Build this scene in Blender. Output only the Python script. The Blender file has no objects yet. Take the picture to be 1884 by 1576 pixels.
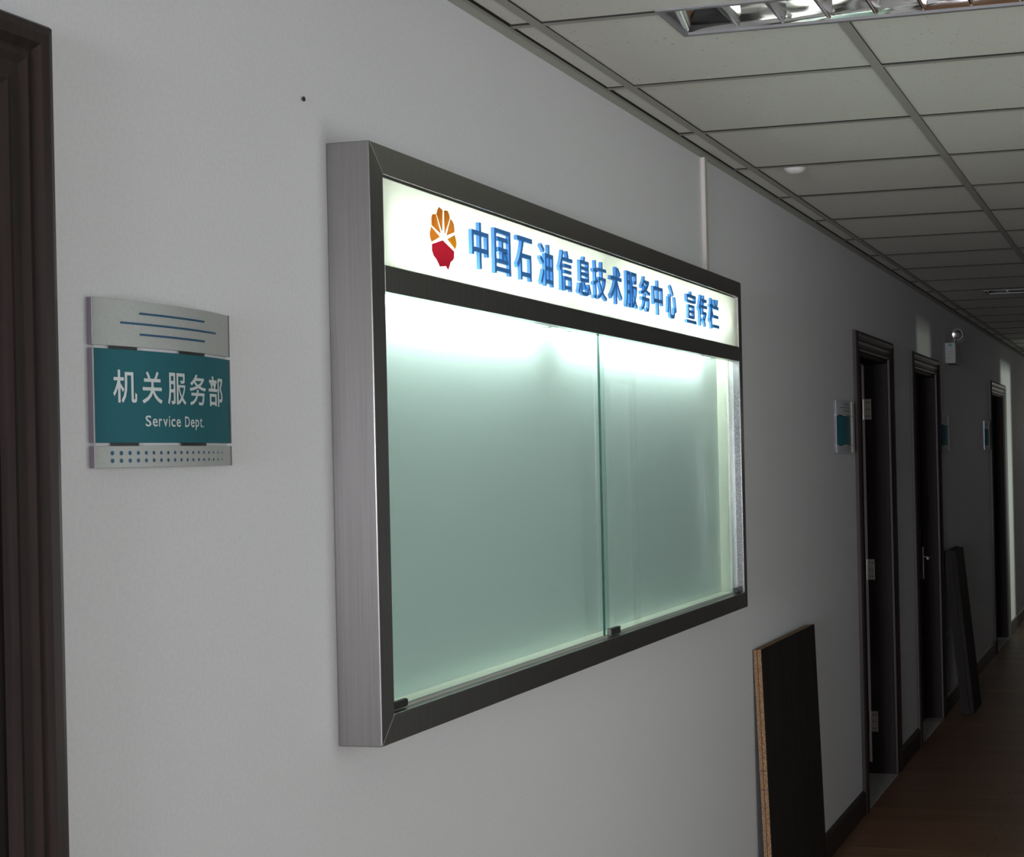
import bpy, bmesh, math, random
from mathutils import Vector, Matrix

random.seed(7)
S = bpy.context.scene
COL = S.collection

# ------------------------------------------------------------------ camera
F_PX, PX, PY = 3000.7, 1343.9, 831.5          # focal length and principal point in pixels of a 1884 x 1576 frame
YAW, PITCH, ROLL = 0.2606, 0.00207, -0.0223
CAM = Vector((1.293, 0.0, 1.556))
fw = Vector((-math.sin(YAW) * math.cos(PITCH), math.cos(YAW) * math.cos(PITCH), math.sin(PITCH)))
rt = Vector((math.cos(YAW), math.sin(YAW), 0))
up = rt.cross(fw)
rt2 = rt * math.cos(ROLL) + up * math.sin(ROLL)
up2 = up * math.cos(ROLL) - rt * math.sin(ROLL)
cd = bpy.data.cameras.new('camera')
cam = bpy.data.objects.new('camera', cd)
COL.objects.link(cam)
m = Matrix((rt2, up2, -fw)).transposed().to_4x4()
m.translation = CAM
cam.matrix_world = m
cd.sensor_fit = 'HORIZONTAL'
cd.sensor_width = 36.0
cd.lens = F_PX / 1884 * 36
cd.shift_x = (942 - PX) / 1884
cd.shift_y = (PY - 788) / 1884
cd.clip_start = 0.02
S.camera = cam

# ------------------------------------------------------------------ exposure, world, lights
S.view_settings.view_transform = 'Standard'
S.view_settings.look = 'None'
S.view_settings.gamma = 1
S.view_settings.use_curve_mapping = False
S.view_settings.exposure = 0.36

W = bpy.data.worlds.new('world')
S.world = W
W.use_nodes = True
W.node_tree.nodes['Background'].inputs[0].default_value = (0.55, 0.62, 0.7, 1)
W.node_tree.nodes['Background'].inputs[1].default_value = 0.004


def area(name, loc, target, sx, sy, power, color, spread=180):
    l = bpy.data.lights.new(name, 'AREA')
    l.shape = 'RECTANGLE'; l.size = sx; l.size_y = sy
    l.energy = power; l.color = color
    l.spread = math.radians(spread)
    o = bpy.data.objects.new(name, l)
    COL.objects.link(o)
    o.location = loc
    o.rotation_euler = (Vector(target) - Vector(loc)).to_track_quat('-Z', 'Y').to_euler()
    return o


# lamp standing in for daylight from the unseen corridor end behind the photographer
area('unseen_daylight_lamp', (0.97, -9.6, 1.5), (0.75, 5, 1.45), 1.6, 1.6, 590, (0.90, 0.895, 1.0))
# window at the unseen far end of the corridor
area('far_window', (0.75, 19.85, 1.85), (0.75, 10, 1.45), 0.7, 0.6, 3.5, (1.0, 0.95, 0.86))
# the camera's flash
fl = bpy.data.lights.new('camera_flash', 'AREA')
fl.shape = 'RECTANGLE'; fl.size = 0.05; fl.size_y = 0.03; fl.energy = 7; fl.color = (1.0, 0.98, 1.0)
fo = bpy.data.objects.new('camera_flash', fl)
COL.objects.link(fo)
fm = m.copy(); fm.translation = CAM + rt2 * 0.05 + up2 * 0.03
fo.matrix_world = fm
# lamps in unseen rooms across the corridor, shining through openings of the right wall
area('unseen_room_light', (2.7, 3.0, 1.25), (0, 3.4, 1.4), 1.2, 1.7, 13.5, (0.96, 1.0, 0.95))  # added lamp, no lit room known here; lifts the wall and backboard
area('unseen_room_light', (7.6, 9.35, 1.25), (0, 9.10, 1.45), 0.35, 0.35, 2.3, (0.93, 1.0, 0.82), 40)
area('unseen_room_light', (7.6, 15.3, 1.25), (0, 14.2, 1.25), 0.5, 0.35, 9, (0.90, 1.0, 0.86), 40)


# ------------------------------------------------------------------ materials
def new_mat(name):
    mt = bpy.data.materials.new(name)
    mt.use_nodes = True
    nt = mt.node_tree
    return mt, nt, nt.nodes['Principled BSDF']


def coords(nt, scale=(1, 1, 1)):
    tc = nt.nodes.new('ShaderNodeNewGeometry')
    mp = nt.nodes.new('ShaderNodeMapping')
    mp.inputs['Scale'].default_value = scale
    nt.links.new(tc.outputs['Position'], mp.inputs['Vector'])
    return mp.outputs['Vector']


def simple(name, col, rough=0.5, metal=0.0, coat=0.0, spec=0.5):
    mt, nt, b = new_mat(name)
    b.inputs['Base Color'].default_value = (*col, 1)
    b.inputs['Roughness'].default_value = rough
    b.inputs['Metallic'].default_value = metal
    b.inputs['Coat Weight'].default_value = coat
    b.inputs['Specular IOR Level'].default_value = spec
    return mt


def noisy(name, c1, c2, scale, rough=0.5, metal=0.0, bump=0.0, lo=0.35, hi=0.65, detail=4, coat=0.0, spec=0.5, bump_dist=0.002):
    mt, nt, b = new_mat(name)
    v = coords(nt, scale)
    n = nt.nodes.new('ShaderNodeTexNoise')
    n.inputs['Scale'].default_value = 1.0
    n.inputs['Detail'].default_value = detail
    nt.links.new(v, n.inputs['Vector'])
    r = nt.nodes.new('ShaderNodeValToRGB')
    r.color_ramp.elements[0].position = lo
    r.color_ramp.elements[1].position = hi
    r.color_ramp.elements[0].color = (*c1, 1)
    r.color_ramp.elements[1].color = (*c2, 1)
    nt.links.new(n.outputs['Fac'], r.inputs['Fac'])
    nt.links.new(r.outputs['Color'], b.inputs['Base Color'])
    b.inputs['Roughness'].default_value = rough
    b.inputs['Metallic'].default_value = metal
    b.inputs['Coat Weight'].default_value = coat
    b.inputs['Specular IOR Level'].default_value = spec
    if bump:
        bp = nt.nodes.new('ShaderNodeBump')
        bp.inputs['Strength'].default_value = bump
        bp.inputs['Distance'].default_value = bump_dist
        nt.links.new(n.outputs['Fac'], bp.inputs['Height'])
        nt.links.new(bp.outputs['Normal'], b.inputs['Normal'])
    return mt


def emit(name, col, strength):
    mt, nt, b = new_mat(name)
    b.inputs['Base Color'].default_value = (*col, 1)
    b.inputs['Emission Color'].default_value = (*col, 1)
    b.inputs['Emission Strength'].default_value = strength
    return mt


M = {}
M['wall'] = noisy('wall_paint', (0.70, 0.715, 0.73), (0.74, 0.75, 0.76), (160, 160, 160), 0.75, bump=0.25, spec=0.25, bump_dist=0.0006)
M['tile'] = noisy('mineral_fibre_tile', (0.36, 0.36, 0.33), (0.74, 0.745, 0.69), (95, 95, 95), 0.9, bump=0.2, lo=0.24, hi=0.34, detail=3, spec=0.1, bump_dist=0.001)
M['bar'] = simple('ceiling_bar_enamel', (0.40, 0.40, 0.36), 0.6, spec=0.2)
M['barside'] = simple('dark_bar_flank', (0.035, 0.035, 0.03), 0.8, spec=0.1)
M['plenum'] = simple('plenum_dark', (0.02, 0.02, 0.02), 0.9)
M['wood'] = noisy('dark_stained_wood', (0.017, 0.011, 0.010), (0.028, 0.018, 0.016), (90, 90, 3), 0.42, bump=0.1, detail=5, spec=0.3)
M['leaf'] = noisy('dark_door_leaf', (0.009, 0.006, 0.006), (0.017, 0.010, 0.009), (70, 70, 3), 0.6, detail=5, spec=0.2)
M['base'] = noisy('dark_skirting_wood', (0.014, 0.010, 0.009), (0.024, 0.017, 0.015), (6, 6, 60), 0.5)
M['steel'] = noisy('brushed_stainless', (0.375, 0.365, 0.35), (0.42, 0.41, 0.395), (300, 300, 4), 0.26, metal=1.0, bump=0.08, detail=2, bump_dist=0.0004)
# the same steel brushed upright on the stiles: highlights spread sideways
mt = M['steel'].copy(); mt.name = 'upright_brushed_stainless'
nt = mt.node_tree; b = nt.nodes['Principled BSDF']
b.inputs['Anisotropic'].default_value = 0.6
b.inputs['Roughness'].default_value = 0.27
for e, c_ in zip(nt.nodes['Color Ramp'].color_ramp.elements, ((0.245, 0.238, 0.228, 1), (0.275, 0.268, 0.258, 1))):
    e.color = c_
ge = nt.nodes.new('ShaderNodeNewGeometry'); cr = nt.nodes.new('ShaderNodeVectorMath'); cr.operation = 'CROSS_PRODUCT'
cr.inputs[1].default_value = (0, 0, 1)
nt.links.new(ge.outputs['True Normal'], cr.inputs[0]); nt.links.new(cr.outputs[0], b.inputs['Tangent'])
M['steel_upright'] = mt
M['chrome'] = simple('polished_steel', (0.72, 0.70, 0.70), 0.12, 1.0)
M['post'] = simple('polished_corner_post', (0.15, 0.147, 0.15), 0.2, 1.0)
M['liner'] = simple('pale_green_liner', (0.56, 0.59, 0.50), 0.4)
M['back'] = simple('grey_green_backboard', (0.72, 0.82, 0.82), 0.25, coat=0.2)
M['black'] = simple('black_rubber', (0.02, 0.02, 0.022), 0.5)
M['darkmetal'] = simple('dark_lock_metal', (0.10, 0.10, 0.10), 0.4, 0.8)
M['tube'] = emit('lit_fluorescent_tube', (0.93, 1.0, 0.95), 38)
M['tube_sign'] = emit('lit_sign_tube', (0.98, 1.0, 0.955), 105)
M['socket'] = simple('white_lampholder', (0.7, 0.72, 0.7), 0.4)
M['blue'] = simple('blue_acrylic', (0.07, 0.29, 0.76), 0.25)
M['alu'] = noisy('satin_aluminium', (0.42, 0.45, 0.43), (0.47, 0.50, 0.48), (500, 500, 500), 0.6, metal=0.25, spec=0.2, detail=1)
M['teal'] = noisy('teal_lacquered_metal', (0.02, 0.125, 0.15), (0.025, 0.14, 0.165), (500, 500, 500), 0.6, metal=0.1, spec=0.2, detail=1)
M['signtext'] = simple('pale_grey_print', (0.62, 0.68, 0.68), 0.5)
M['signblue'] = simple('dark_blue_print', (0.018, 0.085, 0.17), 0.5)
M['trimglint'] = simple('glint_trim', (0.68, 0.67, 0.69), 0.3, 0.6)
M['lip'] = simple('pale_glint_lip', (0.78, 0.76, 0.72), 0.4)
M['trimdark'] = simple('mauve_trim', (0.23, 0.20, 0.25), 0.6)
M['carrier'] = simple('pale_plastic_carrier', (0.66, 0.66, 0.68), 0.5)
M['chip'] = noisy('raw_chipboard', (0.14, 0.075, 0.035), (0.34, 0.21, 0.11), (260, 260, 260), 0.9, detail=3)
M['laminate'] = noisy('dark_laminate', (0.012, 0.010, 0.008), (0.020, 0.016, 0.013), (40, 40, 4), 0.7, spec=0.2)
M['stone'] = noisy('pale_stone_sill', (0.42, 0.42, 0.40), (0.55, 0.55, 0.52), (60, 60, 60), 0.4)
M['brass'] = simple('satin_nickel', (0.62, 0.58, 0.53), 0.3, 1.0)
M['edge_strip'] = simple('pale_edge_strip', (0.52, 0.47, 0.47), 0.6)
M['louver'] = simple('mirror_louver', (0.86, 0.86, 0.85), 0.10, 1.0)
M['fixture'] = simple('fixture_enamel', (0.24, 0.24, 0.245), 0.4)
M['tubeoff'] = simple('unlit_tube_glass', (0.72, 0.72, 0.70), 0.2)
M['white'] = simple('white_plastic', (0.24, 0.25, 0.23), 0.5)
M['cover'] = simple('pale_cover', (0.62, 0.62, 0.58), 0.6)
M['cream'] = simple('cream_trunking', (0.52, 0.49, 0.45), 0.6)
M['green'] = simple('green_mark', (0.02, 0.16, 0.11), 0.5)
M['grey'] = simple('grey_print', (0.18, 0.19, 0.17), 0.5)
M['nail'] = simple('nail_iron', (0.05, 0.05, 0.06), 0.5, 0.6)

# laminate floor: boards run across the corridor
mt, nt, b = new_mat('laminate_floor')
v = coords(nt, (1, 1, 1))
br = nt.nodes.new('ShaderNodeTexBrick')
br.inputs['Color1'].default_value = (0.19, 0.10, 0.053, 1)
br.inputs['Color2'].default_value = (0.25, 0.14, 0.075, 1)
br.inputs['Mortar'].default_value = (0.03, 0.016, 0.01, 1)
br.inputs['Scale'].default_value = 1.0
br.inputs['Mortar Size'].default_value = 0.0015
br.inputs['Brick Width'].default_value = 1.2
br.inputs['Row Height'].default_value = 0.12
nt.links.new(v, br.inputs['Vector'])
v2 = coords(nt, (3, 70, 1))
n = nt.nodes.new('ShaderNodeTexNoise'); n.inputs['Scale'].default_value = 1; n.inputs['Detail'].default_value = 5
nt.links.new(v2, n.inputs['Vector'])
mx = nt.nodes.new('ShaderNodeMix'); mx.data_type = 'RGBA'; mx.blend_type = 'MULTIPLY'; mx.inputs['Factor'].default_value = 0.7
nt.links.new(br.outputs['Color'], mx.inputs['A'])
rp = nt.nodes.new('ShaderNodeValToRGB')
rp.color_ramp.elements[0].position = 0.3; rp.color_ramp.elements[0].color = (0.55, 0.5, 0.45, 1)
rp.color_ramp.elements[1].position = 0.7; rp.color_ramp.elements[1].color = (1.2, 1.15, 1.1, 1)
nt.links.new(n.outputs['Fac'], rp.inputs['Fac'])
nt.links.new(rp.outputs['Color'], mx.inputs['B'])
nt.links.new(mx.outputs['Result'], b.inputs['Base Color'])
b.inputs['Roughness'].default_value = 0.42
b.inputs['Specular IOR Level'].default_value = 0.35
M['floor'] = mt

# thin clear glass: mostly transmits, mirrors a little at glancing angles
mt, nt, b = new_mat('clear_glass')
nt.nodes.remove(b)
tr = nt.nodes.new('ShaderNodeBsdfTransparent'); tr.inputs[0].default_value = (0.93, 0.985, 0.965, 1)
gl = nt.nodes.new('ShaderNodeBsdfGlossy'); gl.inputs['Roughness'].default_value = 0.02
fr = nt.nodes.new('ShaderNodeFresnel'); fr.inputs['IOR'].default_value = 1.45
ms = nt.nodes.new('ShaderNodeMixShader')
ge = nt.nodes.new('ShaderNodeNewGeometry')          # reflection at the outer face only; the inner face would total-reflect unrefracted rays
ma = nt.nodes.new('ShaderNodeMath'); ma.operation = 'SUBTRACT'; ma.inputs[0].default_value = 1
mb = nt.nodes.new('ShaderNodeMath'); mb.operation = 'MULTIPLY'
nt.links.new(ge.outputs['Backfacing'], ma.inputs[1]); nt.links.new(fr.outputs[0], mb.inputs[0]); nt.links.new(ma.outputs[0], mb.inputs[1])
nt.links.new(mb.outputs[0], ms.inputs[0]); nt.links.new(tr.outputs[0], ms.inputs[1]); nt.links.new(gl.outputs[0], ms.inputs[2])
nt.links.new(ms.outputs[0], nt.nodes['Material Output'].inputs['Surface'])
M['glass'] = mt
M['glassedge'] = simple('green_glass_edge', (0.02, 0.075, 0.06), 0.2)

# thin coloured film on the lit header: lets the light behind it through
for nm, c_in, c_out in (('orange', (0.57, 0.32, 0.11), (0.60, 0.20, 0.03)), ('amber', (0.58, 0.36, 0.10), (0.60, 0.25, 0.03)), ('red', (0.42, 0.075, 0.12), (0.45, 0.015, 0.04))):
    mt, nt, b = new_mat(nm + '_film')
    nt.nodes.remove(b)
    tl = nt.nodes.new('ShaderNodeBsdfTranslucent'); tl.inputs[0].default_value = (*c_in, 1)
    df = nt.nodes.new('ShaderNodeBsdfDiffuse'); df.inputs[0].default_value = (*c_out, 1)
    ms = nt.nodes.new('ShaderNodeMixShader'); ms.inputs[0].default_value = 0.25
    nt.links.new(tl.outputs[0], ms.inputs[1]); nt.links.new(df.outputs[0], ms.inputs[2])
    nt.links.new(ms.outputs[0], nt.nodes['Material Output'].inputs['Surface'])
    M[nm] = mt

# opal acrylic of the lit header
mt, nt, b = new_mat('opal_acrylic')
nt.nodes.remove(b)
tl = nt.nodes.new('ShaderNodeBsdfTranslucent'); tl.inputs[0].default_value = (0.60, 0.61, 0.575, 1)
df = nt.nodes.new('ShaderNodeBsdfDiffuse'); df.inputs[0].default_value = (0.8, 0.82, 0.76, 1)
ms = nt.nodes.new('ShaderNodeMixShader'); ms.inputs[0].default_value = 0.45
nt.links.new(tl.outputs[0], ms.inputs[1]); nt.links.new(df.outputs[0], ms.inputs[2])
nt.links.new(ms.outputs[0], nt.nodes['Material Output'].inputs['Surface'])
M['opal'] = mt


# ------------------------------------------------------------------ mesh helpers
def box(bm, x0, x1, y0, y1, z0, z1):
    vs = [bm.verts.new((x, y, z)) for x in (x0, x1) for y in (y0, y1) for z in (z0, z1)]
    for f in ((0, 1, 3, 2), (4, 6, 7, 5), (0, 4, 5, 1), (2, 3, 7, 6), (0, 2, 6, 4), (1, 5, 7, 3)):
        bm.faces.new([vs[i] for i in f])
    return vs


def prism(bm, pts, fn, a, b):
    """pts: 2D outline; fn(p, t) gives the 3D point at depth t."""
    lo = [bm.verts.new(fn(p, a)) for p in pts]
    hi = [bm.verts.new(fn(p, b)) for p in pts]
    n = len(pts)
    bm.faces.new(lo[::-1]); bm.faces.new(hi)
    for i in range(n):
        bm.faces.new((lo[i], lo[(i + 1) % n], hi[(i + 1) % n], hi[i]))


def tube(bm, p0, p1, r, seg=14, r1=None):
    p0, p1 = Vector(p0), Vector(p1)
    d = (p1 - p0).normalized()
    a = d.orthogonal().normalized(); c = d.cross(a)
    r1 = r if r1 is None else r1
    A = [bm.verts.new(p0 + (a * math.cos(2 * math.pi * i / seg) + c * math.sin(2 * math.pi * i / seg)) * r) for i in range(seg)]
    B = [bm.verts.new(p1 + (a * math.cos(2 * math.pi * i / seg) + c * math.sin(2 * math.pi * i / seg)) * r1) for i in range(seg)]
    bm.faces.new(A[::-1]); bm.faces.new(B)
    for i in range(seg):
        bm.faces.new((A[i], A[(i + 1) % seg], B[(i + 1) % seg], B[i]))


def lathe(bm, prof, origin, axis, seg=24):
    o = Vector(origin); d = Vector(axis).normalized()
    a = d.orthogonal().normalized(); c = d.cross(a)
    rings = []
    for r, h in prof:
        if r < 1e-6:
            rings.append([bm.verts.new(o + d * h)])
        else:
            rings.append([bm.verts.new(o + d * h + (a * math.cos(2 * math.pi * i / seg) + c * math.sin(2 * math.pi * i / seg)) * r) for i in range(seg)])
    for A, B in zip(rings, rings[1:]):
        for i in range(seg):
            j = (i + 1) % seg
            if len(A) == 1 and len(B) == 1:
                continue
            if len(A) == 1:
                bm.faces.new((A[0], B[i], B[j]))
            elif len(B) == 1:
                bm.faces.new((A[i], A[j], B[0]))
            else:
                bm.faces.new((A[i], A[j], B[j], B[i]))


def obj(name, bm, mat, parent=None, bevel=0.0, smooth=False, seg=2):
    bmesh.ops.recalc_face_normals(bm, faces=bm.faces[:])
    me = bpy.data.meshes.new(name)
    bm.to_mesh(me); bm.free()
    for mm in (mat if isinstance(mat, (list, tuple)) else [mat]):
        me.materials.append(M[mm])
    if smooth:
        for p in me.polygons:
            p.use_smooth = True
    o = bpy.data.objects.new(name, me)
    COL.objects.link(o)
    if parent is not None:
        o.parent = parent
        o.matrix_parent_inverse = world(parent).inverted()
    if bevel:
        bv = o.modifiers.new('bevel', 'BEVEL'); bv.width = bevel; bv.segments = seg; bv.limit_method = 'ANGLE'
    return o


def world(o):
    mtx = Matrix.Translation(o.location) @ o.rotation_euler.to_matrix().to_4x4()
    if o.parent is None:
        return mtx
    return world(o.parent) @ o.matrix_parent_inverse @ mtx


def boxes(name, mat, parent, *bs, bevel=0.0):
    bm = bmesh.new()
    for q in bs:
        box(bm, *q)
    return obj(name, bm, mat, parent, bevel)


def empty(name, loc):
    o = bpy.data.objects.new(name, None)
    o.empty_display_size = 0.05
    COL.objects.link(o)
    o.location = loc
    return o


def tag(o, label=None, cat=None, group=None, kind=None):
    if label: o['label'] = label
    if cat: o['category'] = cat
    if group: o['group'] = group
    if kind: o['kind'] = kind
    return o


def struct(o, label, cat):
    return tag(o, label, cat, None, 'structure')


def copy_tree(o, parent=None):
    c = o.copy()
    COL.objects.link(c)
    if parent is not None:
        c.parent = parent
        c.matrix_parent_inverse = o.matrix_parent_inverse.copy()
    for ch in list(o.children):
        copy_tree(ch, c)
    return c


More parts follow.
